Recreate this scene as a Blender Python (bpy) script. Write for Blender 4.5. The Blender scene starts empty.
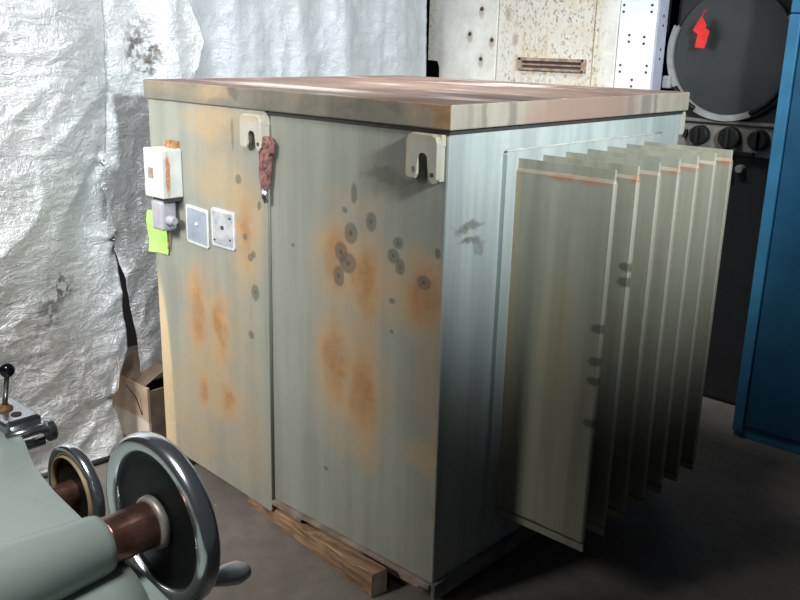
import bpy, bmesh, math, random
from mathutils import Vector, Matrix, noise
random.seed(7)
SC = bpy.context.scene
COL = SC.collection
PI = math.pi

# ------------------------------------------------------------------ materials
def ss(e0, e1, x):
    t = max(0.0, min(1.0, (x - e0) / (e1 - e0)))
    return t * t * (3 - 2 * t)

class NT:
    def __init__(self, name):
        self.m = bpy.data.materials.new(name); self.m.use_nodes = True
        self.t = self.m.node_tree; self.t.nodes.clear()
        self.out = self.n('ShaderNodeOutputMaterial')
        self.b = self.n('ShaderNodeBsdfPrincipled')
        self.t.links.new(self.b.outputs[0], self.out.inputs[0])
        self.geo = self.n('ShaderNodeNewGeometry')
        self.pos = self.geo.outputs['Position']
        self._w = {}
    def n(self, k, **kw):
        x = self.t.nodes.new(k)
        for a, v in kw.items(): setattr(x, a, v)
        return x
    def l(self, a, b): self.t.links.new(a, b)
    def put(self, sock, v):
        if hasattr(v, 'is_output') or isinstance(v, bpy.types.NodeSocket): self.l(v, sock)
        else:
            if isinstance(v, tuple) and len(v) == 3 and sock.type == 'RGBA': v = v + (1,)
            sock.default_value = v
    def vm(self, op, a, b):
        x = self.n('ShaderNodeVectorMath', operation=op)
        self.put(x.inputs[0], a)
        if b is not None: self.put(x.inputs[1], b)
        return x.outputs['Value'] if op == 'LENGTH' else x.outputs[0]
    def ma(self, op, a, b=0.0, clamp=False):
        x = self.n('ShaderNodeMath', operation=op, use_clamp=clamp)
        self.put(x.inputs[0], a); self.put(x.inputs[1], b)
        return x.outputs[0]
    def noise(self, scale, detail=4.0, rough=0.55, vec=None, sc3=None, dist=0.0):
        v = vec if vec is not None else self.pos
        if sc3: v = self.vm('MULTIPLY', v, sc3)
        x = self.n('ShaderNodeTexNoise'); self.l(v, x.inputs['Vector'])
        x.inputs['Scale'].default_value = scale; x.inputs['Detail'].default_value = detail
        x.inputs['Roughness'].default_value = rough; x.inputs['Distortion'].default_value = dist
        return x
    def mr(self, v, a, b, c=0.0, d=1.0, smooth=True):
        x = self.n('ShaderNodeMapRange', interpolation_type='SMOOTHSTEP' if smooth else 'LINEAR')
        self.put(x.inputs[0], v)
        for i, q in enumerate((a, b, c, d)): x.inputs[i + 1].default_value = q
        return x.outputs[0]
    def mix(self, f, a, b, mode='MIX'):
        x = self.n('ShaderNodeMix', data_type='RGBA', blend_type=mode)
        self.put(x.inputs[0], f); self.put(x.inputs[6], a); self.put(x.inputs[7], b)
        return x.outputs[2]
    def warped(self, amp, scale):
        k = (amp, scale)
        if k not in self._w:
            nz = self.noise(scale, 4, .6)
            c = self.vm('SUBTRACT', nz.outputs['Color'], (.5, .5, .5))
            c = self.vm('MULTIPLY', c, (amp, amp, amp))
            self._w[k] = self.vm('ADD', self.pos, c)
        return self._w[k]
    def blob(self, centre, rad, soft, amp=.05, scale=9.0):
        """mask of an ellipse-shaped stain; rad component 0 = infinite along that axis"""
        p = self.warped(amp, scale)
        p = self.vm('SUBTRACT', p, centre)
        p = self.vm('MULTIPLY', p, tuple(1.0 / r if r else 0.0 for r in rad))
        L = self.vm('LENGTH', p, None)
        return self.mr(L, 1 - soft, 1 + soft, 1.0, 0.0)
    def bump(self, h, strength, dist):
        x = self.n('ShaderNodeBump'); x.inputs['Strength'].default_value = strength
        x.inputs['Distance'].default_value = dist
        self.l(h, x.inputs['Height'])
        self.l(x.outputs[0], self.b.inputs['Normal'])
    def fin(self, col, rough=.5, metal=0.0, spec=None):
        self.put(self.b.inputs['Base Color'], col)
        self.put(self.b.inputs['Roughness'], rough)
        self.put(self.b.inputs['Metallic'], metal)
        if spec is not None: self.b.inputs['Specular IOR Level'].default_value = spec
        return self.m

def simple(name, col, rough=.5, metal=0.0, var=.15, sc=25.0, bump=0.0, spec=None):
    k = NT(name)
    nz = k.noise(sc, 4)
    f = k.mr(nz.outputs[0], .3, .7)
    c = k.mix(f, tuple(x * (1 - var) for x in col), tuple(min(1, x * (1 + var)) for x in col))
    if bump: k.bump(nz.outputs[0], .4, bump)
    return k.fin(c, rough, metal, spec)

RUST = (.44, .255, .115); DARK = (.075, .08, .068); ORANGE = (.40, .285, .155); CREAM_LIGHT = (.66, .5, .3)

def paint(name, base, axes='xz', spots=(), rusts=(), oranges=(), cream_light=(), smears_and_marks=(), streak=1.0, rough=.42, fade=None):
    """grey-green enamel with stains, marks and painted light, each in its own place: every item = (u, v, ru, rv[, strength])"""
    k = NT(name)
    def c3(u, v, fill=0.0):
        return (u, fill, v) if axes == 'xz' else (fill, u, v)
    big = k.noise(2.3, 3)
    st = k.noise(1.0, 4, .6, sc3=(16, 16, .9))
    fine = k.noise(60, 3)
    c = k.mix(k.mr(big.outputs[0], .3, .7), tuple(x * .90 for x in base), tuple(x * 1.08 for x in base))
    c = k.mix(k.ma('MULTIPLY', k.mr(st.outputs[0], .42, .68), .35 * streak), c, tuple(x * y for x, y in zip(base, (1.3, 1.3, 1.28))))
    c = k.mix(k.ma('MULTIPLY', k.mr(st.outputs[0], .52, .3), .3 * streak), c, tuple(x * .72 for x in base))
    c = k.mix(k.ma('MULTIPLY', k.mr(fine.outputs[0], .4, .7), .15), c, tuple(x * .8 for x in base))
    mott = k.noise(7, 6, .65)
    mo = k.mr(mott.outputs[0], .28, .62, .35, 1.0)
    grain = k.mr(k.noise(45, 5, .7).outputs[0], .3, .65, .55, 1.0)
    def layer(c, items, col, soft, amp, scl, s0, mottle):
        for it in items:
            u, v, ru, rv = it[:4]; s = it[4] if len(it) > 4 else s0
            m = k.blob(c3(u, v), c3(ru, rv), soft, amp, scl)
            if mottle: m = k.ma('MULTIPLY', k.ma('MULTIPLY', m, mo), grain)
            c = k.mix(k.ma('MULTIPLY', m, s), c, col)
        return c
    c = layer(c, cream_light, CREAM_LIGHT, .15, .02, 5, .9, False)
    c = layer(c, oranges, ORANGE, .55, .10, 6, .6, True)
    c = layer(c, rusts, RUST, .6, .10, 7, .95, True)
    c = layer(c, [(u, v, ru * .62, rv * .68) for u, v, ru, rv in [q[:4] for q in rusts]], (.25, .115, .04), .75, .14, 11, .75, True)
    c = layer(c, spots, DARK, .18, .012, 22, .62, False)
    c = layer(c, smears_and_marks, (.10, .095, .075), .5, .09, 13, .8, True)
    for it in spots:
        if it[2] > .016:
            c = k.mix(k.ma('MULTIPLY', k.blob(c3(it[0], it[1]), c3(it[2] * .25, it[3] * .25), .6, .012, 22), .5), c, (.02, .02, .018))
    k.bump(k.noise(9, 5).outputs[0], .25, .01)
    return k.fin(c, rough, 0.0, .4)

PB = (.25, .260, .218)
M = {}
M['front_right'] = paint('aged_grey_green_enamel_main', PB,
    spots=[(-0.328,1.165,.012,.027),(-0.363,1.115,.011,.009),(-0.262,1.097,.020,.027),(-0.339,1.054,.026,.031),
           (-0.378,.994,.026,.030),(-0.350,.967,.034,.029),(-0.386,.922,.022,.030),(-0.161,1.056,.018,.016),
           (-0.178,1.018,.021,.021),(-0.152,.992,.017,.022),(-0.023,1.051,.010,.013),(-0.067,.966,.024,.019),
           (-0.178,.893,.011,.009),(-0.176,.805,.007,.006),(-0.584,.979,.008,.006),(-.44,.30,.01,.008)], smears_and_marks=[(-.20,1.222,.095,.015,.75),(-.14,1.205,.055,.03,.4),(-.10,1.24,.02,.05,.3)],  # dark streak and patches left of and below the near lug
    rusts=[(-0.403,.969,.055,.10),(-0.276,.932,.065,.12),(-0.072,.930,.08,.09),(-0.401,.653,.065,.13),(-0.286,.60,.06,.15),
           (.012,.5,.02,.38,.9)],
    oranges=[(-0.34,.95,.15,.16,.8),(-.34,.62,.15,.21,.9),(-0.06,.93,.12,.12,.9),(-0.038,.68,.06,.12,.6),(-0.061,.465,.072,.045,.9),(-0.273,.419,.05,.09,.5),
             (-.30,1.15,.12,.04,.4)])
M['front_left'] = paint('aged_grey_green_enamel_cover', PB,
    spots=[(-0.754,.798,.019,.027),(-0.775,.908,.013,.014),(-0.779,.653,.014,.014),(-0.826,1.147,.014,.015),(-0.725,1.079,.009,.014),(-0.849,1.282,.007,.05,.5),
           (-.80,.97,.012,.012),(-.76,.92,.012,.012)],
    rusts=[(-1.072,.672,.05,.14),(-0.942,.632,.045,.11),(-1.062,.377,.04,.06),(-0.919,.382,.055,.06),(-0.80,.98,.05,.10,.8)],
    oranges=[(-1.0,.62,.15,.2,.85),(-.98,.4,.15,.1,.7),(-0.80,.99,.09,.17,1.0),(-0.992,1.316,.11,.06,.9),(-0.920,1.140,.14,.10,.75),(-0.84,1.30,.13,.05,.7),(-.80,.6,.06,.3,.4),(-1.15,.28,.15,.22,.5),(-.95,.25,.3,.16,.45)],
    cream_light=[(-1.31,.23,.068,.50,.85)])  # cream band at left edge: patch of light painted into the colour
M['side'] = paint('aged_blue_grey_enamel_side', (.30, .34, .33), axes='yz', streak=1.5,
    smears_and_marks=[(.09,1.104,.06,.011,.9),(.11,1.066,.05,.010,.9),(.14,1.05,.02,.012,.8)],
    oranges=[(.03,.16,.1,.02,.6)])
M['lid'] = paint('aged_enamel_lid_edge', (.175, .165, .13), rough=.55,
    smears_and_marks=[(-0.677,1.405,.085,.07,1.0),(-0.330,1.400,.10,.05,.9),(-0.492,1.395,.05,.03,.8),(-0.832,1.410,.025,.02,1.0),(-0.17,1.41,.04,.02,.9),(-.6,1.36,.3,.01,.5)],
    rusts=[(-0.013,1.394,.032,.05,.8),(-.13,1.43,.3,.01,.9)],
    oranges=[(-0.948,1.409,.08,.03,.7),(-.5,1.41,.5,.03,.25),(-1.2,1.41,.1,.03,.3),(-.05,1.41,.1,.05,.5)])
def lid_side():
    k = NT('aged_enamel_lid_end')
    st = k.noise(1.0, 4, .6, sc3=(30, 30, 2)); g = k.noise(30, 5, .7)
    c = k.mix(k.mr(st.outputs[0], .3, .7), (.255, .235, .185), (.30, .28, .225))
    c = k.mix(k.ma('MULTIPLY', k.blob((0, .60, 1.41), (0, .29, .3), .45, .16, 9), .85), c, (.225, .145, .115))
    for y, w, s in ((.115, .01, .5), (.235, .018, .6), (.06, .012, .3), (.96, .03, .6), (1.02, .012, .6), (.86, .02, .4)):
        c = k.mix(k.ma('MULTIPLY', k.blob((0, y, 1.4), (0, w, .2), .5, .03, 20), s), c, (.11, .10, .085))
    c = k.mix(k.ma('MULTIPLY', k.mr(g.outputs[0], .5, .75), .4), c, (.25, .14, .1))
    return k.fin(c, .55)
M['lid_side'] = lid_side()
def lid_top():
    k = NT('rusty_dusty_lid_top')
    a = k.noise(3, 6, .65); b = k.noise(1.0, 5, .6, sc3=(2.2, 9, 1)); g = k.noise(40, 5, .7)
    c = k.mix(k.mr(a.outputs[0], .3, .7), (.15, .095, .075), (.27, .19, .15))
    c = k.mix(k.ma('MULTIPLY', k.mr(b.outputs[0], .52, .66), .75), c, (.55, .48, .45))
    c = k.mix(k.ma('MULTIPLY', k.mr(g.outputs[0], .5, .7), .5), c, (.10, .055, .045))
    c = k.mix(k.ma('MULTIPLY', k.blob((-.10, .35, 1.42), (.22, .10, 0), .5, .2, 6), .8), c, (.075, .05, .045))
    c = k.mix(k.ma('MULTIPLY', k.blob((-.55, 1.05, 1.42), (.12, .07, 0), .5, .1, 9), .9), c, (.8, .76, .72))
    c = k.mix(k.ma('MULTIPLY', k.blob((-.75, .16, 1.42), (.30, .06, 0), .5, .1, 6), .8), c, (.66, .6, .57))
    k.bump(a.outputs[0], .3, .01)
    return k.fin(c, .68, 0, .4)
M['lid_top'] = lid_top()
def fin_mat():
    k = NT('aged_grey_beige_fin_enamel')
    st = k.noise(1.0, 4, .6, sc3=(18, 18, .9)); big = k.noise(3, 3)
    c = k.mix(k.mr(st.outputs[0], .35, .65), (.225, .225, .168), (.30, .295, .228))
    c = k.mix(k.ma('MULTIPLY', k.mr(big.outputs[0], .4, .7), .3), c, (.20, .225, .20))
    sep = k.n('ShaderNodeSeparateXYZ'); k.l(k.warped(.02, 14), sep.inputs[0])
    z = sep.outputs[2]
    band = k.ma('MULTIPLY', k.mr(z, 1.225, 1.239), k.mr(z, 1.255, 1.247))
    g = k.mr(k.noise(14, 4).outputs[0], .3, .55, .35, 1.0)
    c = k.mix(k.ma('MULTIPLY', band, k.mr(k.noise(9, 4).outputs[0], .38, .62, .15, .9)), c, (.30, .15, .08))
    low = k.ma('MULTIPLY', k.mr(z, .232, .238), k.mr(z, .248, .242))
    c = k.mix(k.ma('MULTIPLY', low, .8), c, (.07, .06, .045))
    yel = k.blob((.17, .28, .78), (.05, .06, .22), .5, .08, 8)
    c = k.mix(k.ma('MULTIPLY', yel, .35), c, (.34, .27, .12))
    left = k.blob((.012, .28, .8), (.022, .06, .6), .6, .03, 8)
    c = k.mix(k.ma('MULTIPLY', left, .5), c, (.40, .27, .13))
    for (x, y, zz) in ((.297, .285, .865), (.297, .285, .775), (.297, .40, 1.01), (.297, .285, .72), (.297, .285, .6), (.297, .40, .97)):
        c = k.mix(k.ma('MULTIPLY', k.blob((x, y, zz), (.022, .03, .014), .25, .012, 22), .75), c, DARK)
    k.bump(k.noise(9, 5).outputs[0], .2, .01)
    return k.fin(c, .45, 0, .4)
M['fin'] = fin_mat()
M['plain_paint'] = paint('grey_green_enamel_plain', PB)
M['lug'] = paint('chipped_pale_enamel_lug', (.40, .38, .31), oranges=[(-.105,1.29,.012,.08,.9),(-.05,1.35,.06,.012,.6),(-.71,1.345,.05,.01,.6)], spots=[(-.085,1.262,.006,.008,.8)])
M['rail'] = simple('worn_pink_brown_base_rail', (.22, .17, .14), .6, 0, .3, 18)
M['rail_side'] = simple('dull_grey_base_rail', (.13, .135, .13), .6, 0, .3, 18)
M['dark_steel'] = simple('dark_steel', (.03, .03, .03), .6)
M['rust_red'] = simple('rusty_red_brown_metal', (.21, .095, .08), .7, .2, .55, 60, .004)
M['rust_brown'] = simple('rusty_brown_metal', (.30, .16, .06), .7, .1, .5, 60, .004)
M['chrome'] = simple('polished_chrome', (.78, .79, .82), .20, .95, .05, 8)
M['dull_chrome'] = simple('dull_chrome', (.50, .51, .53), .30, 1.0, .1, 30)
M['black'] = simple('black_enamel', (.010, .011, .011), .5, spec=.25)
M['knob_black'] = simple('glossy_black_plastic', (.01, .01, .012), .12)
M['box_white'] = None
def box_white():
    k = NT('weathered_off_white_switch_box')
    a = k.noise(12, 4); g = k.noise(70, 4, .7)
    c = k.mix(k.mr(a.outputs[0], .3, .7), (.48, .50, .47), (.60, .61, .58))
    c = k.mix(k.ma('MULTIPLY', k.mr(g.outputs[0], .2, .6), k.blob((-1.125, -.066, 1.13), (.05, .009, .072), .35, .012, 40)), c, (.42, .17, .05))
    return k.fin(c, .5)
M['box_white'] = box_white()
M['grey_plastic'] = simple('grey_conduit_fitting', (.33, .33, .36), .45, 0, .1, 20)
M['green_tag'] = simple('fluorescent_green_paper', (.38, .86, .16), .7, 0, .04, 8)
M['red_tag'] = simple('red_paper_tag', (.72, .025, .02), .6, 0, .15, 12)
def plate_mat(name, ca, cb):
    k = NT(name)
    a = k.noise(14, 5, .65); g = k.noise(50, 4)
    c = k.mix(k.mr(a.outputs[0], .35, .65), ca, cb)
    c = k.mix(k.ma('MULTIPLY', k.mr(g.outputs[0], .6, .75), .6), c, (.2, .17, .14))
    return k.fin(c, .38, .25)
M['plate_rim'] = plate_mat('pale_plate_border', (.58, .59, .6), (.72, .73, .74))
M['plate_blue'] = plate_mat('bluish_plate_face', (.27, .32, .39), (.38, .42, .48))
M['plate_pale'] = plate_mat('scuffed_pale_plate_face', (.33, .36, .40), (.55, .56, .56))

def wood():
    k = NT('weathered_timber')
    g = k.noise(1.0, 6, .65, sc3=(3, 60, 60), dist=.6); b = k.noise(5, 4)
    c = k.mix(k.mr(g.outputs[0], .3, .7), (.11, .06, .03), (.38, .23, .125))
    c = k.mix(k.ma('MULTIPLY', k.mr(b.outputs[0], .5, .7), .6), c, (.10, .055, .03))
    k.bump(g.outputs[0], .9, .012)
    return k.fin(c, .9)
M['wood'] = wood()
M['wood_end'] = simple('sawn_timber_end_grain', (.58, .50, .36), .85, 0, .15, 40)

def floor_mat():
    k = NT('stained_concrete')
    a = k.noise(1.6, 6, .6); b = k.noise(14, 6, .7); g = k.noise(120, 2); sp = k.n('ShaderNodeTexVoronoi'); k.l(k.pos, sp.inputs['Vector']); sp.inputs['Scale'].default_value = 9
    c = k.mix(k.mr(a.outputs[0], .3, .7), (.115, .098, .085), (.205, .18, .16))
    c = k.mix(k.ma('MULTIPLY', k.mr(b.outputs[0], .4, .7), .5), c, (.10, .085, .072))
    c = k.mix(k.ma('MULTIPLY', k.mr(sp.outputs['Distance'], .045, .03), .7), c, (.5, .48, .45))
    c = k.mix(k.ma('MULTIPLY', k.mr(g.outputs[0], .55, .75), .25), c, (.28, .26, .24))
    k.bump(b.outputs[0], .35, .006)
    return k.fin(c, .75)
M['floor'] = floor_mat()
M['wall'] = simple('dark_wall', (.035, .034, .033), .9, 0, .3, 2)  # very dark even wall colour

def tarp_mat(name, col, metal, rough, stains=(), b1=.5):
    k = NT(name)
    a = k.noise(5, 4); w = k.noise(38, 5, .65); cr = k.noise(11, 7, .62, dist=.8)
    rd = k.noise(1.0, 5, .6, sc3=(1, 8, 24), dist=1.2)          # long shallow creases, mostly level
    spk = k.noise(30, 4, .6)
    rdg = k.ma('ABSOLUTE', k.ma('SUBTRACT', rd.outputs[0], .5))
    rv = k.noise(1.0, 5, .6, sc3=(1, 22, 14), dist=1.6)
    rvg = k.ma('ABSOLUTE', k.ma('SUBTRACT', rv.outputs[0], .5))
    c = k.mix(k.mr(a.outputs[0], .3, .7), tuple(x * .86 for x in col), col)
    c = k.mix(k.ma('MULTIPLY', k.mr(w.outputs[0], .62, .78), .35), c, tuple(x * .55 for x in col))
    for (y, z, ry, rz, s) in stains:
        c = k.mix(k.ma('MULTIPLY', k.ma('MULTIPLY', k.blob((0, y, z), (0, ry, rz), .7, .10, 16), s), k.mr(spk.outputs[0], .42, .58)), c, (.13, .11, .09))
    h = k.ma('ADD', k.ma('MULTIPLY', cr.outputs[0], 1.0), k.ma('MULTIPLY', w.outputs[0], .25))
    h = k.ma('ADD', h, k.ma('MULTIPLY', k.mr(rdg, 0, .10, 1, 0), .5)); h = k.ma('ADD', h, k.ma('MULTIPLY', k.mr(rvg, 0, .08, 1, 0), .35))
    k.bump(h, b1, .011)
    return k.fin(c, rough, metal)
M['tarp'] = tarp_mat('crinkled_silver_tarp', (.82, .84, .86), .38, .40,
    stains=[(-.257, .70, .055, .05, .9), (-.318, .62, .05, .06, .7), (-.20, .35, .10, .12, .3), (-.45, .55, .2, .2, .25)])
M['tarp_b'] = tarp_mat('crinkled_silver_tarp_strip', (.80, .82, .84), .35, .40,
    stains=[(.12, 1.533, .035, .03, .8), (.20, 1.516, .035, .03, .9), (.178, 1.463, .03, .04, .9), (.125, 1.481, .03, .03, .8), (.15, 1.58, .05, .08, .5)])
M['tarp_c'] = tarp_mat('pale_grey_tarp_curtain', (.52, .545, .57), .15, .5, b1=.3)

def rusty_white():
    k = NT('rust_speckled_white_enamel')
    a = k.noise(9, 6, .7); g = k.noise(75, 5, .7, sc3=(1, 1, .7))
    sep = k.n('ShaderNodeSeparateXYZ'); k.l(k.pos, sep.inputs[0]); x = sep.outputs[0]
    zone = k.ma('MAXIMUM', k.ma('MULTIPLY', k.mr(x, -1.45, -1.2), k.mr(x, -.72, -.80)), k.mr(x, -1.74, -1.79))
    c = k.mix(k.mr(a.outputs[0], .3, .7), (.62, .61, .56), (.78, .77, .73))
    m = k.ma('MULTIPLY', k.mr(g.outputs[0], .53, .62), k.ma('ADD', k.ma('MULTIPLY', zone, .8), .10))
    c = k.mix(m, c, (.25, .125, .05))
    m2 = k.ma('MULTIPLY', k.mr(a.outputs[0], .36, .62), k.ma('MULTIPLY', zone, .6))
    c = k.mix(m2, c, (.52, .44, .30))
    st = k.noise(1.0, 4, .6, sc3=(26, 26, 1.6))
    c = k.mix(k.ma('MULTIPLY', k.mr(st.outputs[0], .56, .70), k.ma('ADD', k.ma('MULTIPLY', zone, .45), .15)), c, (.50, .36, .17))
    for hx, hz in ((-1.459, 1.732), (-1.528, 1.612), (-1.388, 1.585), (-1.451, 1.492), (-1.30, 1.72), (-1.25, 1.6)):
        c = k.mix(k.ma('MULTIPLY', k.blob((hx, 0, hz - .012), (.016, 0, .030), .5, .02, 30), .6), c, (.30, .19, .10))
    return k.fin(c, .5)
M['cab_white'] = rusty_white()
M['cab_clean'] = simple('clean_white_enamel', (.80, .82, .84), .45, 0, .05, 12)
M['cab_edge'] = simple('lavender_grey_enamel_edge', (.42, .43, .52), .5, 0, .1, 12)
M['hole'] = simple('dark_hole', (.06, .045, .04), .8)
M['slot'] = simple('rusty_slot_trim', (.33, .24, .17), .6, .2, .35, 40)
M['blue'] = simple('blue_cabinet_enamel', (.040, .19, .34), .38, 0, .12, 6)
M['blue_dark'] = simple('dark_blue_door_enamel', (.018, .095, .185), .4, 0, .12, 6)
M['comp_body'] = simple('charcoal_machine_enamel', (.018, .019, .021), .5)
M['comp_panel'] = simple('grey_control_panel', (.17, .155, .145), .5, 0, .2, 30)
M['comp_screen'] = simple('dark_ground_glass', (.028, .033, .036), .32, 0, .12, 4)
M['rim_grey'] = simple('worn_grey_ring', (.27, .275, .27), .5, 0, .15, 20)
def mach():
    k = NT('worn_pale_grey_green_machine_enamel')
    a = k.noise(5, 4); g = k.noise(38, 5, .7); w = k.noise(9, 6, .7)
    c = k.mix(k.mr(a.outputs[0], .3, .7), (.27, .315, .285), (.34, .385, .35))
    c = k.mix(k.ma('MULTIPLY', k.mr(g.outputs[0], .60, .72), .3), c, (.22, .19, .14))
    c = k.mix(k.ma('MULTIPLY', k.mr(w.outputs[0], .62, .75), .4), c, (.26, .20, .14))
    k.bump(w.outputs[0], .15, .005)
    return k.fin(c, .36, 0, .5)
M['machine'] = mach()
M['hub'] = simple('brown_oxidised_sleeve', (.22, .11, .085), .3, .75, .4, 30)
M['hub_ring'] = simple('pale_worn_collar', (.42, .38, .34), .45, .5, .25, 50)
M['brass'] = simple('tan_worn_rim_line', (.42, .32, .18), .6, .1, .2, 30)
def card():
    k = NT('brown_cardboard')
    a = k.noise(7, 5); 
    c = k.mix(k.mr(a.outputs[0], .3, .7), (.36, .255, .17), (.50, .385, .28))
    c = k.mix(k.blob((-1.6, 0, .03), (.4, .5, .085), .08, .03, 12), c, (.66, .56, .47))
    return k.fin(c, .85)
M['card'] = card()
M['card_shaded'] = simple('shaded_brown_cardboard', (.15, .105, .075), .9, 0, .3, 10)  # shaded copy of the brown cardboard: side shade put into its colour
M['string'] = simple('tan_string', (.45, .36, .22), .9)

# ------------------------------------------------------------------ mesh helpers
def off_of(parent):
    v = Vector((0, 0, 0))
    while parent is not None:
        v += parent.location; parent = parent.parent
    return v

def obj(name, bm, mat, parent=None, origin=None, smooth=False, label=None, flip=True):
    """bmesh drawn in world coordinates -> one mesh object (local to its parent)"""
    if flip: bmesh.ops.recalc_face_normals(bm, faces=bm.faces)
    me = bpy.data.meshes.new(name)
    base = off_of(parent)
    if origin is None:
        xs = [v.co for v in bm.verts]
        lo = Vector([min(c[i] for c in xs) for i in range(3)]); hi = Vector([max(c[i] for c in xs) for i in range(3)])
        origin = Vector(((lo.x + hi.x) / 2, (lo.y + hi.y) / 2, lo.z))
    origin = Vector(origin)
    for v in bm.verts: v.co -= origin
    bm.to_mesh(me); bm.free()
    mats = mat if isinstance(mat, (list, tuple)) else [mat]
    for m in mats: me.materials.append(m)
    if smooth:
        for p in me.polygons: p.use_smooth = True
    o = bpy.data.objects.new(name, me); COL.objects.link(o)
    o.parent = parent; o.location = origin - base
    if label: o['label'] = label
    return o

def tag(o, label, cat, group=None, kind=None):
    o['label'] = label; o['category'] = cat
    if group: o['group'] = group
    if kind: o['kind'] = kind
    return o

def thing(name, loc, label, cat, group=None):
    o = bpy.data.objects.new(name, None); COL.objects.link(o)
    o.location = loc; o.empty_display_size = .1
    return tag(o, label, cat, group)

def struct(name, bm, mat, **k):
    o = obj(name, bm, mat, **k); o['kind'] = 'structure'; return o

def NB(): return bmesh.new()

def box(bm, x0, x1, y0, y1, z0, z1, mi=0, bev=0.0, seg=2):
    t = bmesh.new()
    vs = [t.verts.new((x, y, z)) for x in (x0, x1) for y in (y0, y1) for z in (z0, z1)]
    for f in ((0,1,3,2),(4,6,7,5),(0,4,5,1),(2,3,7,6),(0,2,6,4),(1,5,7,3)):
        t.faces.new([vs[i] for i in f])
    if bev: bmesh.ops.bevel(t, geom=t.edges[:] , offset=bev, segments=seg, profile=.5, affect='EDGES')
    bmesh.ops.recalc_face_normals(t, faces=t.faces)
    for f in t.faces: f.material_index = mi
    me = bpy.data.meshes.new('tmp'); t.to_mesh(me); t.free(); bm.from_mesh(me); bpy.data.meshes.remove(me)
    return bm

def loft(bm, rings, closed=True, cap=True):
    vr = [[bm.verts.new(p) for p in r] for r in rings]
    n = len(vr[0])
    for a, b in zip(vr, vr[1:]):
        for i in range(n if closed else n - 1):
            j = (i + 1) % n
            bm.faces.new((a[i], a[j], b[j], b[i]))
    if cap:
        bm.faces.new(vr[0][::-1]); bm.faces.new(vr[-1])
    return bm

def ring(c, a, r, n=24):
    a = Vector(a).normalized()
    u = a.cross(Vector((0, 0, 1)) if abs(a.z) < .9 else Vector((1, 0, 0))).normalized(); v = a.cross(u)
    return [Vector(c) + r * (math.cos(2 * PI * i / n) * u + math.sin(2 * PI * i / n) * v) for i in range(n)]

def lathe(bm, c, a, prof, n=32, cap=True):
    """prof = [(distance along axis, radius)]"""
    a = Vector(a).normalized()
    return loft(bm, [ring(Vector(c) + a * d, a, max(r, 1e-4), n) for d, r in prof], True, cap)

def torus_prof(bm, c, a, prof, n=64):
    """closed cross-section [(along, radius)] turned about the axis"""
    a = Vector(a).normalized()
    rs = [ring(Vector(c) + a * d, a, r, n) for d, r in prof]
    vr = [[bm.verts.new(p) for p in r] for r in rs]
    m = len(vr)
    for k in range(m):
        A, B = vr[k], vr[(k + 1) % m]
        for i in range(n):
            j = (i + 1) % n
            bm.faces.new((A[i], A[j], B[j], B[i]))
    return bm

def tube(bm, pts, r, n=10):
    pts = [Vector(p) for p in pts]; rr = r if isinstance(r, (list, tuple)) else [r] * len(pts)
    rings = []
    for i, p in enumerate(pts):
        d = (pts[min(i + 1, len(pts) - 1)] - pts[max(i - 1, 0)]).normalized()
        rings.append(ring(p, d, rr[i], n))
    return loft(bm, rings)

def prism(bm, poly, axis, d0, d1, bev=0.0, mi=0):
    """2-D outline extruded along axis ('y': poly is (x,z); 'x': poly is (y,z); 'z': poly is (x,y))"""
    t = bmesh.new()
    def P(u, v, d): return {'y': (u, d, v), 'x': (d, u, v), 'z': (u, v, d)}[axis]
    A = [t.verts.new(P(u, v, d0)) for u, v in poly]; B = [t.verts.new(P(u, v, d1)) for u, v in poly]
    n = len(poly)
    fa = t.faces.new(A[::-1]); fb = t.faces.new(B)
    for i in range(n):
        j = (i + 1) % n; t.faces.new((A[i], A[j], B[j], B[i]))
    if bev:
        bmesh.ops.bevel(t, geom=list(set(fa.edges[:] + fb.edges[:])), offset=bev, segments=2, profile=.5, affect='EDGES')
    bmesh.ops.recalc_face_normals(t, faces=t.faces)
    bmesh.ops.triangulate(t, faces=[f for f in t.faces if len(f.verts) > 4])
    for f in t.faces: f.material_index = mi
    me = bpy.data.meshes.new('tmp'); t.to_mesh(me); t.free(); bm.from_mesh(me); bpy.data.meshes.remove(me)
    return bm

def rrect(u0, u1, v0, v1, r, n=5):
    out = []
    for cu, cv, a0 in ((u1 - r, v1 - r, 0), (u0 + r, v1 - r, PI/2), (u0 + r, v0 + r, PI), (u1 - r, v0 + r, 1.5 * PI)):
        for i in range(n + 1):
            a = a0 + PI / 2 * i / n
            out.append((cu + r * math.cos(a), cv + r * math.sin(a)))
    return out

# ------------------------------------------------------------------ setting
struct('floor', box(NB(), -2.6, 3.2, -3.6, 3.9, -.05, 0), M['floor'])
struct('wall_back', box(NB(), -2.6, 3.2, 3.9, 4.0, 0, 3.2), M['wall'])
struct('wall_left', box(NB(), -2.7, -2.6, -3.6, 4.0, 0, 3.2), M['wall'])

# ------------------------------------------------------------------ transformer
W, D = 1.308, 1.251
TR = thing('transformer', (-.654, .62, 0), 'big grey-green steel transformer cabinet with rust stains, standing on timber in the middle', 'transformer')
# tank: right part of the front, the sides, the back
b = NB()
box(b, -W, 0, 0, D, .095, 1.363, 0, .006)
o = obj('tank', b, [M['front_right'], M['side'], M['plain_paint']], TR)
for p in o.data.polygons:
    if p.normal.x > .7: p.material_index = 1
    elif p.normal.y < -.7: p.material_index = 0
    else: p.material_index = 2
for p in o.data.polygons:
    if abs(p.normal.x) > .2 and abs(p.normal.y) > .2: p.material_index = 1
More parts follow.
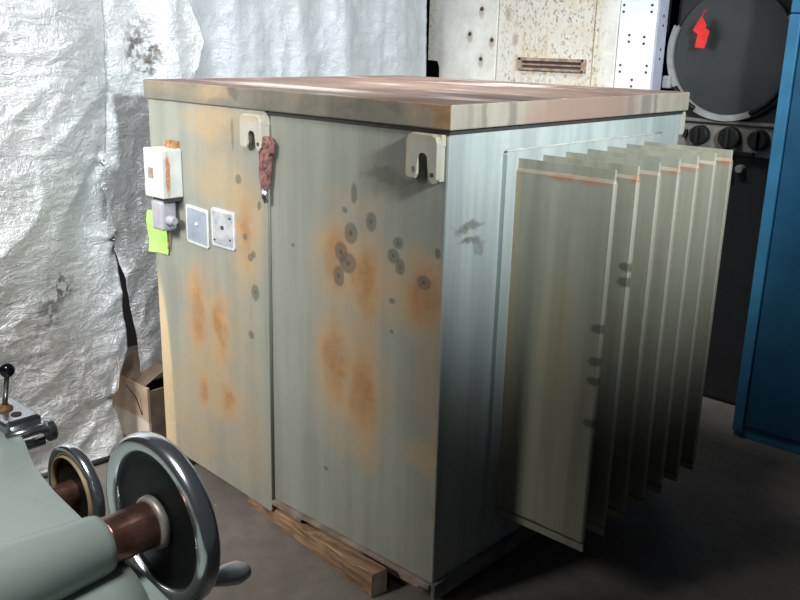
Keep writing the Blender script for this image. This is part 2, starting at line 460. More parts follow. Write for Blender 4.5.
# left cover: tilted lower edge, stands 9 mm proud, with a return along the seam
b = NB()
zl, zr = .088, .050
xs0, xs1 = -W - .002, -.697
prism(b, [(xs0, zl), (xs0 + .5, zl - .027), (xs1, zr), (xs1 + .006, 1.362), (xs0, 1.362)], 'y', -.010, .0, .003)
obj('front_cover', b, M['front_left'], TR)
b = NB(); prism(b, [(-.697, .052), (-.689, .06), (-.683, 1.355), (-.692, 1.36)], 'y', -.013, .0, .002)
obj('seam_strip', b, M['plain_paint'], TR)
# lid
b = NB(); box(b, -W - .018, .016, -.016, D + .016, 1.363, 1.425, 0, .004)
o = obj('lid', b, [M['lid'], M['lid_side'], M['lid_top']], TR)
for p in o.data.polygons:
    p.material_index = 2 if p.normal.z > .6 else (1 if p.normal.x > .6 else 0)
b = NB(); box(b, -W - .002, .003, -.003, D + .003, 1.351, 1.3632)  # dark strip added as the shadow under the lid overhang
obj('lid_shade_strip', b, M['dark_steel'], TR)
# base flange with notches along the front, channel rail along the side
b = NB()
prism(b, [(-.69, .096), (-.69, .080), (-.60, .078), (-.60, .072), (-.55, .072), (-.54, .087), (-.12, .087), (-.11, .070), (-.045, .070), (-.04, .082), (-.004, .082), (-.004, .096)], 'y', -.012, .004, .001)
obj('base_flange', b, M['rail'], TR)
b = NB(); box(b, -.05, .012, -.004, D, .090, .098, 0); box(b, -.002, .012, -.004, D, .047, .092, 0, .001)
obj('base_rail', b, M['rail_side'], TR)
b = NB(); box(b, -W + .02, -W + .07, .004, D, .047, .095, 0, .001)
obj('base_rail', b, M['rail_side'], TR)

# radiator bank plate and seven fins
b = NB(); prism(b, rrect(.225, 1.09, .205, 1.298, .012), 'x', 0, .014, .003)
bank = obj('radiator_plate', b, M['side'], TR)
b = NB(); tube(b, [(.012, .225 + .0865 * i, 1.298) for i in range(11)], [.0035 + .0015 * math.sin(i * 3.1) for i in range(11)])
obj('weld_bead', b, simple('pale_weld_bead', (.36, .36, .32), .6), bank, smooth=True)
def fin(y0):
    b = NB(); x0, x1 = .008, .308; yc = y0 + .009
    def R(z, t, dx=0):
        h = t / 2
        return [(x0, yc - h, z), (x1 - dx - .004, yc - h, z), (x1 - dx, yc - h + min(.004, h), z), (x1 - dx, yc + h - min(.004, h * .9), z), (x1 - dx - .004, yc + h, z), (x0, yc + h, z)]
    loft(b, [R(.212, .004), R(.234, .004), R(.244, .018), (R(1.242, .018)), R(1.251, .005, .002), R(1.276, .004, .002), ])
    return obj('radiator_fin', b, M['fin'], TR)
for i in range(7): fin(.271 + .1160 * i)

# lifting lugs: hook plates with a U slot
def lug(x0, x1, z0, z1, y0, y1, xc):
    w = .0185
    pts = [(x0, z0 + .012)]
    pts += [(x0, z1 - .02), (x0 + .006, z1 - .006), (x0 + .02, z1), (x1 - .02, z1), (x1 - .006, z1 - .006), (x1, z1 - .02), (x1, z0 + .012), (x1 - .012, z0), (xc + w + .008, z0), (xc + w, z0 + .01)]
    for i in range(9):
        a = PI * i / 8
        pts.append((xc + w * math.cos(a), z1 - .062 + w * math.sin(a)))
    pts += [(xc - w, z0 + .02), (xc - w - .008, z0 + .008), (x0 + .010, z0 + .006)]
    b = NB(); prism(b, pts, 'y', y0, y1, .003)
    box(b, x0 + .006, x1 - .001, y1 - .001, .001, z1 - .03, z1 - .001, 0, .002); box(b, x1 - .014, x1 - .003, y1 - .002, .0005, z0 + .004, z1 - .029, 0, .002)
    o = obj('lifting_lug', b, M['lug'], TR)
    b = NB()
    for xx in ((x1 + xc + w) / 2,): lathe(b, (xx, y0 - .001, z0 + .022), (0, 1, 0), [(0, .006), (.003, .006)], 12)
    obj('bolt_hole', b, M['hole'], o)
    return o
lug(-.113, -.009, 1.232, 1.352, -.034, -.016, -.056)
lug(-.778, -.680, 1.246, 1.352, -.038, -.020, -.722)
b = NB(); prism(b, rrect(D, D + .045, 1.28, 1.358, .01), 'x', -.03, -.005, .002)
obj('rear_lug', b, M['lug'], TR)

# latch hanging from the seam
b = NB()
prism(b, [(-.700, 1.27), (-.694, 1.29), (-.665, 1.292), (-.645, 1.275), (-.648, 1.245), (-.662, 1.235), (-.663, 1.19), (-.668, 1.17), (-.672, 1.135), (-.694, 1.13), (-.700, 1.17)], 'y', -.030, -.010, .004)
lt = obj('latch', b, M['rust_red'], TR)
b = NB(); lathe(b, (-.662, -.036, 1.268), (0, 1, 0), [(0, .008), (.004, .011), (.010, .011)], 6)
obj('latch_bolt', b, M['rust_red'], lt)
b = NB(); lathe(b, (-.672, -.036, 1.205), (0, 1, 0), [(0, .007), (.004, .010), (.010, .010)], 6)
obj('latch_bolt', b, M['rust_red'], lt)
b = NB(); tube(b, [(-.684, -.020, 1.14), (-.684, -.024, 1.115), (-.680, -.020, 1.095)], [.010, .011, .006], 10)
obj('latch_pin', b, M['dull_chrome'], lt, smooth=True, label='pale metal pin at the lower end of the latch')

# the two square plates
def plate(x0, x1, z0, z1, face, dz, kind):
    b = NB(); prism(b, [(u, v + (u - x0) * dz) for u, v in rrect(x0, x1, z0, z1, .010)], 'y', -.016, -.010, .001)
    o = obj('square_plate', b, M['plate_rim'], TR, label=kind)
    m = .009
    b = NB(); prism(b, [(u, v + (u - x0) * dz) for u, v in rrect(x0 + m, x1 - m, z0 + m, z1 - m, .006)], 'y', -.0175, -.0158)
    obj('plate_face', b, face, o)
    b = NB(); lathe(b, ((x0 + x1) / 2, -.0225, (z0 + z1) / 2 + .003), (0, 1, 0), [(0, .004), (.002, .007), (.006, .007)], 14)
    obj('plate_screw', b, M['plate_rim'] if face is M['plate_blue'] else M['hole'], o)
    return o
plate(-1.108, -.984, .906, 1.033, M['plate_blue'], -.06, 'bluish square plate with pale border, left of the two')
p2 = plate(-.966, -.846, .918, 1.042, M['plate_pale'], -.02, 'scuffed pale square plate, right of the two')
for dx, dz in ((.018, .02), (.10, .03), (.10, .10)):
    b = NB(); lathe(b, (-.966 + dx, -.021, .918 + dz), (0, 1, 0), [(0, .003), (.004, .004)], 10); obj('plate_rivet', b, M['hole'], p2)

# switch box with window, bracket, conduit fitting
b = NB(); box(b, -1.232, -1.125, -.088, -.010, 1.052, 1.212, 0, .004)
sb = obj('switch_box', b, M['box_white'], TR, label='off-white switch box with a rust streak down its corner')
b = NB(); box(b, -1.205, -1.176, -.0895, -.0875, 1.115, 1.150)
obj('window', b, simple('brown_grey_indicator_window', (.25, .21, .17), .5, 0, .3, 60), sb)
b = NB(); box(b, -1.195, -1.135, -.03, -.008, 1.205, 1.236, 0, .004)
obj('mounting_bracket', b, M['rust_brown'], sb)
b = NB(); box(b, -1.215, -1.130, -.070, -.010, 1.038, 1.053, 0, .002)
obj('gasket', b, M['dark_steel'], sb)
b = NB(); box(b, -1.218, -1.152, -.080, -.020, .938, 1.040, 0, .010)
cf = obj('conduit_fitting', b, M['grey_plastic'], TR, label='grey plastic fitting under the switch box')
b = NB(); lathe(b, (-1.152, -.05, .975), (1, 0, 0), [(0, .017), (.018, .017), (.022, .013), (.030, .012)], 20)
obj('side_cap', b, M['grey_plastic'], cf, smooth=False)
b = NB(); tube(b, [(-1.20, -.03, .94), (-1.21, -.022, .90), (-1.215, -.02, .86)], .004, 8)
obj('cable', b, M['rust_brown'], cf)

# green tag hung on the fitting
b = NB()
gy = -.015
n = 8; A = []; B_ = []
for i in range(n + 1):
    z = .835 + (.985 - .835) * i / n; c = .004 * math.sin(i * .8)
    for lst, d in ((A, 0), (B_, .0012)):
        lst.append([(-1.348 + .006 * (i / n), gy - .002 + c + d, z - .006), (-1.29, gy + c * .5 + d, z), (-1.222 + .002 * i / n, gy - .004 + c + d, z + .004)])
vs = [[b.verts.new(p) for p in r] for r in A]; vt = [[b.verts.new(p) for p in r] for r in B_]
for i in range(n):
    for j in range(2):
        b.faces.new((vs[i][j], vs[i][j+1], vs[i+1][j+1], vs[i+1][j])); b.faces.new((vt[i][j], vt[i+1][j], vt[i+1][j+1], vt[i][j+1]))
for i in range(n):
    for j in (0, 2): b.faces.new((vs[i][j], vs[i+1][j], vt[i+1][j], vt[i][j]))
for i in (0, n):
    for j in range(2): b.faces.new((vs[i][j], vt[i][j], vt[i][j+1], vs[i][j+1]))
tag(obj('paper_tag', b, M['green_tag']), 'fluorescent green paper tag hanging behind the grey fitting under the switch box', 'tag')

# timbers under the transformer
b = NB()
Pa, Pb = Vector((-.172, -.068)), Vector((-.86, .020))
dv = (Pb - Pa).normalized(); nv = Vector((dv.y, -dv.x)) * -1
if nv.y < 0: nv = -nv
N = 30; rings = []
for i in range(N + 1):
    t = i / N; p = Pa + (Pb - Pa) * t
    wob = .006 * noise.noise(Vector((t * 9, 0, 0))); wt = .009 * noise.noise(Vector((t * 11, 3, 0))) - .002
    w = .058
    q = p + nv * w
    h = .080 + wt - .028 * t
    e = .004
    rings.append([(p.x + nv.x*(wob), p.y + wob, .001 + e), (p.x, p.y + wob, h - e), (p.x + nv.x*e, p.y + e + wob, h), (q.x, q.y - e, h), (q.x, q.y, h - e), (q.x, q.y, .001), (p.x, p.y + e, .001)])
loft(b, rings)
o = obj('timber_beam', b, [M['wood'], M['wood_end']])
for p in o.data.polygons:
    if p.normal.x > .8: p.material_index = 1
tag(o, 'rough brown timber beam with pale sawn end jutting out under the transformer front', 'beam')
for k, yy in enumerate((.45, .95)):
    b = NB(); box(b, -W + .0, -.03, yy, yy + .1, 0.0, .047, 0, .004)
    o = tag(obj('support_timber', b, M['wood']), 'flat timber under the transformer, ' + ('nearer the middle' if k == 0 else 'nearer the back'), 'beam', None)

# ------------------------------------------------------------------ tarps
def tarp(name, mat, yl, yr, zb, zt, f, ny, nz, ragged=0.0, thick=.0015):
    bm = NB(); rows = []
    for j in range(nz + 1):
        row = []
        for i in range(ny + 1):
            s = i / ny; t = j / nz
            y0 = yl(0); 
            zlo = zb(s)
            z = zlo + (zt - zlo) * t
            y = yl(z) + (yr(z) - yl(z)) * s
            x, dy = f(y, z, s, t)
            row.append(bm.verts.new((x, y + dy, z)))
        rows.append(row)
    for j in range(nz):
        for i in range(ny):
            bm.faces.new((rows[j][i], rows[j][i+1], rows[j+1][i+1], rows[j+1][i]))
    o = obj(name, bm, mat, smooth=True, flip=False)
    m = o.modifiers.new('thickness', 'SOLIDIFY'); m.thickness = thick; m.offset = 0
    return o

def interp(tab):
    def g(v):
        if v <= tab[0][0]: return tab[0][1]
        for (a, p), (c, q) in zip(tab, tab[1:]):
            if v <= c: return p + (q - p) * (v - a) / (c - a)
        return tab[-1][1]
    return g
nz3 = lambda x, y, z=0: noise.noise(Vector((x, y, z)))
def crease(x, y, z=0):            # ridged: sharp creases between flat facets
    return 1 - abs(noise.noise(Vector((x, y, z)))) * 2

left_edge_r = interp([(-.03, -.05), (.085, -.064), (.237, -.083), (.31, -.05), (.40, .004), (.68, .004), (.834, -.002), (.985, -.007), (1.132, -.021), (1.41, -.015), (1.70, -.012), (2.5, 0)])
def f_left(y, z, s, t):
    edge = -.015
    x = -1.545
    d = y - left_edge_r(z)
    yc = -.10 - .20 * max(0, 1.35 - z)                    # the slack fold that sweeps down to the left
    u = (y - yc) / .10
    x += .055 * math.tanh(-u) * ss(.2, .9, z)
    x += .035 * nz3(y * 2.2 + z * 1.1, z * .8, 1) + .018 * nz3(y * 5 - z * 3, z * 2.2 + y, 5)
    a = y * .8 + z * .6; c = -y * .6 + z * .8                # diagonal pulls towards the grommets
    x += .012 * crease(a * 3.0, c * 8.0, 2) + .003 * crease(y * 5, z * 16, 7)
    x += .0028 * crease(y * 14 + z * 4, z * 34, 9) + .0012 * nz3(y * 60, z * 60, 3)
    low = 1 - ss(.0, .5, z)
    x += low * (.012 * crease(y * 9 + z * 10, z * 5, 4) + .03 * nz3(y * 4, z * 4, 8))
    x = x * 1.0 + .02 * ss(-.3, -.9, y)
    x -= .010 * ss(-.06, 0, d)
    for gz in (1.115, .834, .237):                          # puckers at each grommet
        r = math.hypot(d, z - gz)
        x += .012 * math.exp(-(r / .10) ** 2) * math.sin(5 * math.atan2(z - gz, d - .0001)) * min(1, r / .03)
    return x, 0
T1 = tarp('silver_tarp', M['tarp'], lambda z: -1.35, left_edge_r, lambda s: .004, 2.45, f_left, 190, 340)
tag(T1, 'large crinkled silver tarp hanging to the floor, left of the grommet seam', 'tarp')

strip_l = interp([(.20, .060), (.40, .062), (.62, .034), (.76, .004), (.83, -.022), (.87, -.035), (.93, -.022), (1.0, -.03), (1.08, -.07), (1.3, -.12), (2.5, -.12)])
strip_r = interp([(.2, .36), (1.3, .36), (1.55, .44), (1.75, .36), (2.5, .34)])
def f_strip(y, z, s, t):
    x = -1.605
    x += .022 * nz3(y * 6, z * 1.6, 11) + .012 * math.sin(y * 26 + 3 * nz3(y * 3, z * 1.5, 2))
    a = y * .8 - z * .6; c = y * .6 + z * .8
    x += .010 * crease(a * 8, c * 4, 12) + .004 * crease(y * 20, z * 13, 13) + .001 * nz3(y * 60, z * 60, 3)
    x += .05 * ss(.0, .10, y) * ss(1.5, .9, z) * 0
    return x, .004 * nz3(z * 14, 5)
def strip_bot(s): return .225 + .012 * nz3(s * 22, 1) + .05 * (1 - ss(0, .25, s)) + .02 * nz3(s * 60, 4) + .015 * s
T2 = tarp('silver_tarp', M['tarp_b'], strip_l, strip_r, strip_bot, 2.45, f_strip, 70, 300)
tag(T2, 'narrow crinkled silver tarp strip with torn bottom edge, right of the grommet seam', 'tarp')

def f_cur(y, z, s, t):
    x = -1.67
    x += .016 * math.sin(y * 21 + 2.5 * nz3(y * 2, z * .5, 21)) + .014 * nz3(y * 7, z * .7, 22) + .01 * nz3(y * 15 , z * 1.0, 23)
    x += .006 * crease(y * 9 + z * 2, z * 6, 24) + .003 * crease(y * 22, z * 18, 25)
    x -= .03 * ss(1.74, 1.85, y)
    return x, 0
T3 = tarp('tarp_curtain', M['tarp_c'], lambda z: .345, lambda z: 1.85, lambda s: .02, 2.45, f_cur, 180, 200)
tag(T3, 'pale grey tarp curtain with vertical folds hanging behind the transformer lid', 'tarp')

for gz, gy in ((1.118, -.030), (.834, -.014), (.237, -.094)):
    bm = NB(); xx = f_left(gy, gz, .98, 0)[0] + .004
    torus_prof(bm, (xx, gy, gz), (1, 0, 0), [(-.001, .006), (.002, .007), (.002, .011), (-.001, .012)], 20)
    o = obj('grommet', bm, M['dull_chrome'], T1, smooth=True)

# ------------------------------------------------------------------ things at the foot of the tarps
CB = thing('cardboard_box', (-1.62, .16, 0), 'worn brown cardboard box on the floor under the torn tarp edge', 'box')
b = NB(); box(b, -1.76, -1.475, .020, .030, .0, .255); obj('front_panel', b, M['card'], CB)
b = NB(); box(b, -1.485, -1.475, .030, .30, .0, .24); obj('side_panel', b, M['card_shaded'], CB)
b = NB(); box(b, -1.76, -1.485, .29, .30, 0, .24); box(b, -1.76, -1.75, .030, .29, 0, .24); box(b, -1.75, -1.485, .030, .29, 0, .01)
obj('back_panels', b, M['card_shaded'], CB)
b = NB(); prism(b, [(.019, .252), (.027, .256), (.13, .31), (.131, .306)], 'x', -1.75, -1.50); obj('flap', b, M['card_shaded'], CB)
b = NB(); tube(b, [(-1.535, -.093, .237), (-1.53, -.07, .27), (-1.535, -.055, .34), (-1.54, -.06, .39)], .0022, 6)
tag(obj('tie_cord', b, M['string'], smooth=True), 'thin tan cord tied through the lowest tarp grommet', 'cord')
b = NB(); tube(b, [(-1.53, -.035, .272), (-1.525, .0, .21), (-1.52, .010, .165), (-1.515, .016, .135)], .0022, 6)
tag(obj('wire', b, M['black'], smooth=True), 'short black wire dangling in front of the cardboard box', 'wire')
b = NB(); tube(b, [(-1.55, -.43, .012), (-1.505, -.27, .012), (-1.49, -.06, .012)], .011, 8)
tag(obj('floor_rod', b, M['dark_steel'], smooth=True), 'dark rod lying on the floor along the tarp bottom', 'rod')

# ------------------------------------------------------------------ white cabinet behind
WC = thing('white_machine_cabinet', (-1.15, 2.25, 0), 'tall rust-speckled white machine cabinet standing behind the transformer', 'cabinet')
b = NB()
prism(b, [(-1.805, 1.476), (-1.735, 1.476), (-1.72, 1.44), (-1.72, .02), (-1.36, .02), (-1.36, 2.3), (-1.805, 2.3)], 'y', 2.0, 2.10, .003)
obj('front_panel', b, M['cab_white'], WC)
b = NB(); box(b, -1.355, -.812, 2.004, 2.10, .02, 2.3, 0, .003)
dp = obj('door_panel', b, M['cab_white'], WC)
b = NB(); box(b, -.808, -.692, 1.994, 2.10, .02, 2.3, 0, .004); obj('corner_post', b, M['cab_white'], WC)
b = NB(); box(b, -.688, -.512, 1.996, 2.0999, .02, 2.3, 0, .003)
wp = obj('white_plate', b, M['cab_clean'], WC)
b = NB(); box(b, -.512, -.503, 2.0, 2.085, .02, 2.3, 0, .002)
ef = obj('edge_flange', b, M['cab_edge'], WC, label='lavender grey edge of the cabinet')
b = NB(); box(b, -1.80, -.56, 2.10, 2.5, 0, 2.28); obj('body', b, M['comp_body'], WC)
def hole(x, z, r, par, y=1.995):
    b = NB(); lathe(b, (x, y - .001, z), (0, 1, 0), [(0, r), (.006, r)], 12); obj('hole', b, M['hole'], par)
for x, z in ((-1.459, 1.732), (-1.528, 1.612), (-1.388, 1.585), (-1.451, 1.492)): hole(x, z, .010, dp, 1.998)
for x, z in ((-.67, 1.744), (-.536, 1.743), (-.632, 1.618), (-.559, 1.611), (-.663, 1.489), (-.535, 1.49), (-.60, 1.428)):
    hole(x, z, .0055, wp, 1.994); hole(x, z - .028, .0055, wp, 1.994)
for z in (1.70, 1.66, 1.56, 1.52):
    b = NB(); lathe(b, (-.5045, 2.045, z), (1, 0, 0), [(0, .006), (.003, .006)], 10); obj('hole', b, M['hole'], ef)
b = NB()
box(b, -1.215, -.845, 1.985, 2.006, 1.492, 1.508, 0, .003); box(b, -1.205, -.845, 1.985, 2.006, 1.448, 1.460, 0, .003)
box(b, -.862, -.842, 1.985, 2.006, 1.448, 1.508, 0, .003); box(b, -1.215, -1.195, 1.985, 2.006, 1.448, 1.508, 0, .003)
sl = obj('slot_frame', b, M['slot'], dp)
b = NB(); box(b, -1.198, -.86, 1.998, 2.005, 1.458, 1.494); obj('slot_opening', b, M['hole'], sl)
b = NB(); box(b, -1.20, -.86, 1.992, 1.999, 1.472, 1.480, 0, .002); obj('slot_bar', b, M['slot'], sl)

# ------------------------------------------------------------------ round-screen machine
CM = thing('optical_comparator', (.0, 2.5, 0), 'dark machine with a big round grey screen and dials, behind the radiator fins', 'machine')
b = NB(); box(b, -.49, .50, 2.14, 2.95, .0, 2.2, 0, .02); obj('housing', b, M['comp_body'], CM)
b = NB(); box(b, -.48, .48, 2.115, 2.145, 1.13, 1.275, 0, .004); pn = obj('control_panel', b, M['comp_panel'], CM)
b = NB(); box(b, -.49, .48, 2.108, 2.12, 1.253, 1.262, 0); obj('panel_strip', b, M['black'], pn)
cx, cz, R0 = -.212, 1.556, .258
b = NB(); lathe(b, (cx, 2.112, cz), (0, 1, 0), [(0, R0), (.03, R0)], 96)
sc_ = obj('round_screen', b, M['comp_screen'], CM)
b = NB(); torus_prof(b, (cx, 2.095, cz), (0, 1, 0), [(0, R0 + .001), (0, R0 + .026), (.012, R0 + .030), (.045, R0 + .030), (.045, R0 + .001)], 96)
# upper ring cut away in place of the shade that hides it
bmesh.ops.delete(b, geom=[f for f in b.faces if f.calc_center_median().z > cz + .10 + .25 * max(0, f.calc_center_median().x - cx)], context='FACES')
rg = obj('screen_ring', b, M['rim_grey'], CM)
def clip(a0, a1):
    b = NB(); pts = [(cx + (R0 + .014) * math.cos(a0 + (a1 - a0) * i / 8), 2.088, cz + (R0 + .014) * math.sin(a0 + (a1 - a0) * i / 8)) for i in range(9)]
    tube(b, pts, .012, 8); obj('screen_clip', b, M['black'], CM, smooth=True)
clip(math.radians(214), math.radians(242)); clip(math.radians(296), math.radians(330))
b = NB(); box(b, -.500, -.46, 2.08, 2.14, 1.395, 1.45, 0, .008); obj('ring_bracket', b, M['rim_grey'], CM)
for k, (dx, r) in enumerate(((-.304, .042), (-.169, .046), (-.045, .042))):
    b = NB(); lathe(b, (dx, 2.075, 1.205), (0, 1, 0), [(0, r * .86), (.006, r), (.042, r)], 28)
    kn = obj('dial_knob', b, M['black'], pn)
    b = NB(); box(b, dx - .008, dx + .008, 2.055, 2.078, 1.205 - r * .9, 1.205 + r * .9, 0, .004)
    g_ = obj('knob_grip', b, M['black'], kn); 
for dx in (-.375, -.345):
    b = NB(); box(b, dx - .008, dx + .008, 2.10, 2.118, 1.19, 1.225, 0, .003); obj('toggle', b, M['black'], pn)
b = NB(); box(b, -.15, -.06, 2.10, 2.118, 1.135, 1.150, 0, .002); obj('dark_slot', b, M['black'], pn)
b = NB(); lathe(b, (-.115, 2.10, 1.075), (0, 1, 0), [(0, .014), (.006, .018), (.045, .018)], 18); obj('push_button', b, M['rim_grey'], CM)
b = NB(); lathe(b, (-.165, 2.10, 1.06), (0, 1, 0), [(0, .010), (.006, .012), (.045, .012)], 18); obj('push_button', b, M['comp_panel'], CM)
# red tag
b = NB()
prism(b, [(-.334, 1.700), (-.366, 1.642), (-.342, 1.626), (-.349, 1.572), (-.306, 1.570), (-.291, 1.640), (-.318, 1.655)], 'y', 2.048, 2.050)
prism(b, [(-.330, 1.700), (-.348, 1.655), (-.315, 1.640), (-.306, 1.662)], 'y', 2.045, 2.0465)
tube(b, [(-.332, 2.053, 1.70), (-.333, 2.07, 1.72), (-.333, 2.105, 1.725)], .0015, 6)
tag(obj('red_tag', b, M['red_tag']), 'crumpled red paper tag hanging over the upper left of the round screen', 'tag')

# ------------------------------------------------------------------ blue cabinet
BC = thing('blue_cabinet', (.52, 2.15, 0), 'tall blue steel cabinet at the right edge, dark towards the floor', 'cabinet')
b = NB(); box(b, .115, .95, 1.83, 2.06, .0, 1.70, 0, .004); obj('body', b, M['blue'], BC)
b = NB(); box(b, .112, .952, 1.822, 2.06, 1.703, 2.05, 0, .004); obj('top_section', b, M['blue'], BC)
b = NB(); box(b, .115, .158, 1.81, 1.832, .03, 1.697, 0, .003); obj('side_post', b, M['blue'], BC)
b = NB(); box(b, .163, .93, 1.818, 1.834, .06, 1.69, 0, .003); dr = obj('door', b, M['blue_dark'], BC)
# ------------------------------------------------------------------ foreground machine tool
MT = thing('machine_tool', (.4, -1.55, 0), 'pale grey-green machine tool casting with two handwheels, in the lower left foreground', 'machine')
b = NB()
top = [(-.25, -1.15), (.10, -1.165), (.20, -1.185), (.285, -1.212), (.37, -1.226), (.47, -1.236), (.62, -1.248), (.80, -1.258), (.80, -1.95), (-.25, -1.95)]
prism(b, top, 'z', .62, 1.0, .018)
cast = obj('casting', b, M['machine'], MT)
for p in cast.data.polygons: p.use_smooth = False
b = NB(); box(b, -.2, .72, -1.92, -1.30, .0, .625, 0, .02); obj('pedestal', b, M['machine'], MT)
# rounded saddle that carries the shaft housing
b = NB(); rings = []
for k in range(14):
    y = -1.268 - .035 * k; g = k / 13
    w = .060 + .05 * g; h = .030 + .004 * g
    r_ = []
    for i in range(13):
        a = PI * i / 12
        r_.append((.6 + w * math.cos(a) * (1 + .15 * math.sin(a)), y, .985 + (h + .012) * math.sin(a) ** 1.3))
    r_.append((.6 - w * 1.1, y, .96)); r_.append((.6 + w * 1.1, y, .96))
    rings.append(r_)
loft(b, rings); obj('saddle', b, M['machine'], MT, smooth=True)
b = NB(); lathe(b, (.6, -1.283, 1.05), (0, -1, 0), [(0, .0), (0, .026), (.003, .031), (.01, .0325), (.12, .041), (.25, .052), (.45, .064), (.62, .07)], 40)
obj('shaft_housing', b, M['machine'], MT, smooth=True)

def handwheel(c, R0, handle_ang, rot=0):
    c = Vector(c)
    k = R0 / .1
    h = thing('handwheel', c, '', 'x'); 
    for q in ('label', 'category'): del h[q]
    h.parent = MT; h.location = c - off_of(MT)
    b = NB(); prof = []
    for i in range(16):                                     # rim: rounded section, wider along the shaft
        a = 2 * PI * i / 16
        prof.append((.0125 * k * math.copysign(abs(math.cos(a)) ** .8, math.cos(a)), R0 - .0105 * k + .0105 * k * math.copysign(abs(math.sin(a)) ** .8, math.sin(a))))
    torus_prof(b, c, (0, 1, 0), prof, 96); obj('rim', b, M['chrome'], h, smooth=True)
    b = NB(); torus_prof(b, c, (0, 1, 0), [(-.004 * k, R0 - .017 * k), (-.002 * k, R0 - .03 * k), (-.004 * k, .03 * k), (-.006 * k, .012 * k), (.006 * k, .012 * k), (.006 * k, .05 * k), (.006 * k, R0 - .017 * k)], 96)
    obj('web', b, M['black'], h, smooth=False)
    return h
def rim_ring(h, c, R0, m):
    b = NB(); torus_prof(b, c, (0, 1, 0), [(-.008, R0 - .0245), (-.008, R0 - .021), (-.003, R0 - .018), (.003, R0 - .0245)], 64); return obj('inner_line', b, m, h, smooth=True)
Wc = Vector((.6, -1.215, 1.05))
h1 = handwheel(Wc, .1, 0)
b = NB(); lathe(b, Wc + Vector((0, -.070, 0)), (0, 1, 0), [(0, .0245), (.003, .026), (.050, .026), (.060, .026), (.076, .024)], 36)
obj('hub', b, M['hub'], h1, smooth=False)
b = NB(); torus_prof(b, Wc + Vector((0, -.012, 0)), (0, 1, 0), [(-.004, .0255), (-.004, .028), (-.001, .0305), (.005, .031), (.005, .0255)], 48)
obj('collar', b, M['hub_ring'], h1, smooth=True)
b = NB(); tube(b, [(.655, -1.212, .990), (.652, -1.195, .985), (.648, -1.180, .980), (.642, -1.160, .972), (.634, -1.140, .962), (.629, -1.125, .955), (.626, -1.117, .951)], [.006, .0065, .009, .0125, .0140, .0105, .003], 20)
obj('crank_handle', b, simple('bright_worn_handle', (.75, .76, .78), .32, .6, .05, 20), h1, smooth=True)
W2 = Vector((.318, -1.172, .960))
h2 = handwheel(W2, .068, 0)
b = NB(); torus_prof(b, W2, (0, 1, 0), [(-.010, .0505), (-.010, .0525), (-.004, .0535), (.002, .0505)], 64); obj('inner_line', b, M['brass'], h2, smooth=True)
b = NB(); lathe(b, W2 + Vector((0, -.055, 0)), (0, 1, 0), [(0, .018), (.05, .018), (.065, .015)], 28); obj('hub', b, M['hub'], h2)

# lever block at the far end of the casting
LB = MT
b = NB(); box(b, .060, .166, -1.195, -1.140, .985, 1.018, 0, .006)
lb = obj('lever_block', b, M['dull_chrome'], MT)
b = NB(); lathe(b, (.109, -1.172, 1.014), (0, 0, 1), [(0, .013), (.006, .013), (.012, .006)], 20); obj('lever_boss', b, M['rust_brown'], lb)
b = NB(); lathe(b, (.141, -1.168, 1.0165), (0, 0, 1), [(0, .0075), (.003, .0075)], 20); obj('block_hole', b, M['hole'], lb)
b = NB(); tube(b, [(.109, -1.171, 1.02), (.129, -1.170, 1.080)], [.0042, .0034], 12); lv = obj('lever_rod', b, M['dull_chrome'], MT, smooth=True)
b = NB(); bmesh.ops.create_uvsphere(b, u_segments=24, v_segments=16, radius=.0110, matrix=Matrix.Translation((.130, -1.170, 1.086)))
obj('ball_knob', b, M['knob_black'], lv, smooth=True)
b = NB(); tube(b, [(.172, -1.20, 1.0), (.175, -1.165, 1.0), (.177, -1.130, 1.0)], .0075, 18); obj('chrome_spindle', b, M['chrome'], MT, smooth=True)
b = NB(); tube(b, [(.166, -1.21, .976), (.166, -1.142, .976)], .008, 18); obj('chrome_spindle', b, M['chrome'], MT, smooth=True)
b = NB(); lathe(b, (.178, -1.142, .994), (0, 1, 0), [(0, .0), (0, .014), (.002, .016), (.010, .016), (.012, .014), (.012, 0)], 24); obj('spindle_collar', b, M['dull_chrome'], MT)

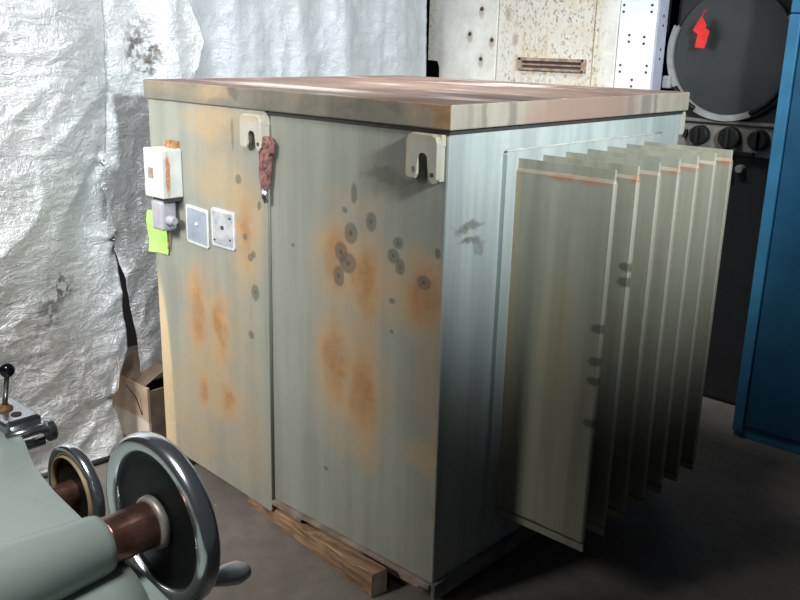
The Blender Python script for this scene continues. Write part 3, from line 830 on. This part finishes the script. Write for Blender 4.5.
# ------------------------------------------------------------------ camera
cam = bpy.data.cameras.new('camera'); co = bpy.data.objects.new('camera', cam); COL.objects.link(co)
co.location = (1.38181397, -1.68981034, 1.56617835)
co.rotation_mode = 'XYZ'; co.rotation_euler = (1.28718042, -.0236326184, .743073326)
cam.sensor_width = 36; cam.lens = 886.294782 / 800 * 36; cam.clip_start = .02
SC.camera = co

# ------------------------------------------------------------------ light
def area(name, loc, target, size, power, col, spread=180):
    l = bpy.data.lights.new(name, 'AREA'); l.shape = 'DISK'; l.size = size; l.energy = power; l.color = col; l.spread = math.radians(spread)
    o = bpy.data.objects.new(name, l); COL.objects.link(o); o.location = loc
    o.rotation_euler = (Vector(target) - Vector(loc)).to_track_quat('-Z', 'Y').to_euler(); return o
def spot(name, loc, target, ang, blend, power, col, rad):
    l = bpy.data.lights.new(name, 'SPOT'); l.spot_size = math.radians(ang); l.spot_blend = blend; l.energy = power; l.color = col; l.shadow_soft_size = rad
    o = bpy.data.objects.new(name, l); COL.objects.link(o); o.location = loc
    o.rotation_euler = (Vector(target) - Vector(loc)).to_track_quat('-Z', 'Y').to_euler(); return o
spot('hall_lamp', (-1.10, -2.5, 2.4), (-1.5, 0, .68), 66, 1.0, 525, (1.0, .985, .96), .4)
spot('tarp_fill', (.5, -1.7, 2.9), (-1.55, -.55, 1.45), 54, 1.0, 290, (.98, .99, 1.0), .3)  # unseen spot added to brighten the tarp
spot('rear_fill', (-.8, .3, 3.3), (-.75, .95, 1.4), 66, 1.0, 330, (1.0, .98, .95), .4)  # unseen spot added to brighten the lid and the cabinet behind
spot('high_spot', (2.2, -.5, 2.3), (.17, .55, 2.02), 66, 1.0, 810, (.90, .97, 1.0), .15)  # unseen spot, cone shaped to light the upper right and fade downwards
spot('machine_fill', (.8, -1.9, 2.8), (.42, -1.42, 1.0), 40, 1.0, 165, (.96, 1.0, 1.0), .3)  # unseen spot added to brighten the foreground machine
w = bpy.data.worlds.new('world'); SC.world = w; w.use_nodes = True
w.node_tree.nodes['Background'].inputs[0].default_value = (.75, .85, 1.0, 1)
w.node_tree.nodes['Background'].inputs[1].default_value = .03

vs_ = SC.view_settings
SC.display_settings.display_device = 'sRGB'
vs_.view_transform = 'Standard'; vs_.look = 'None'; vs_.exposure = 0.0; vs_.gamma = 1.0; vs_.use_curve_mapping = False
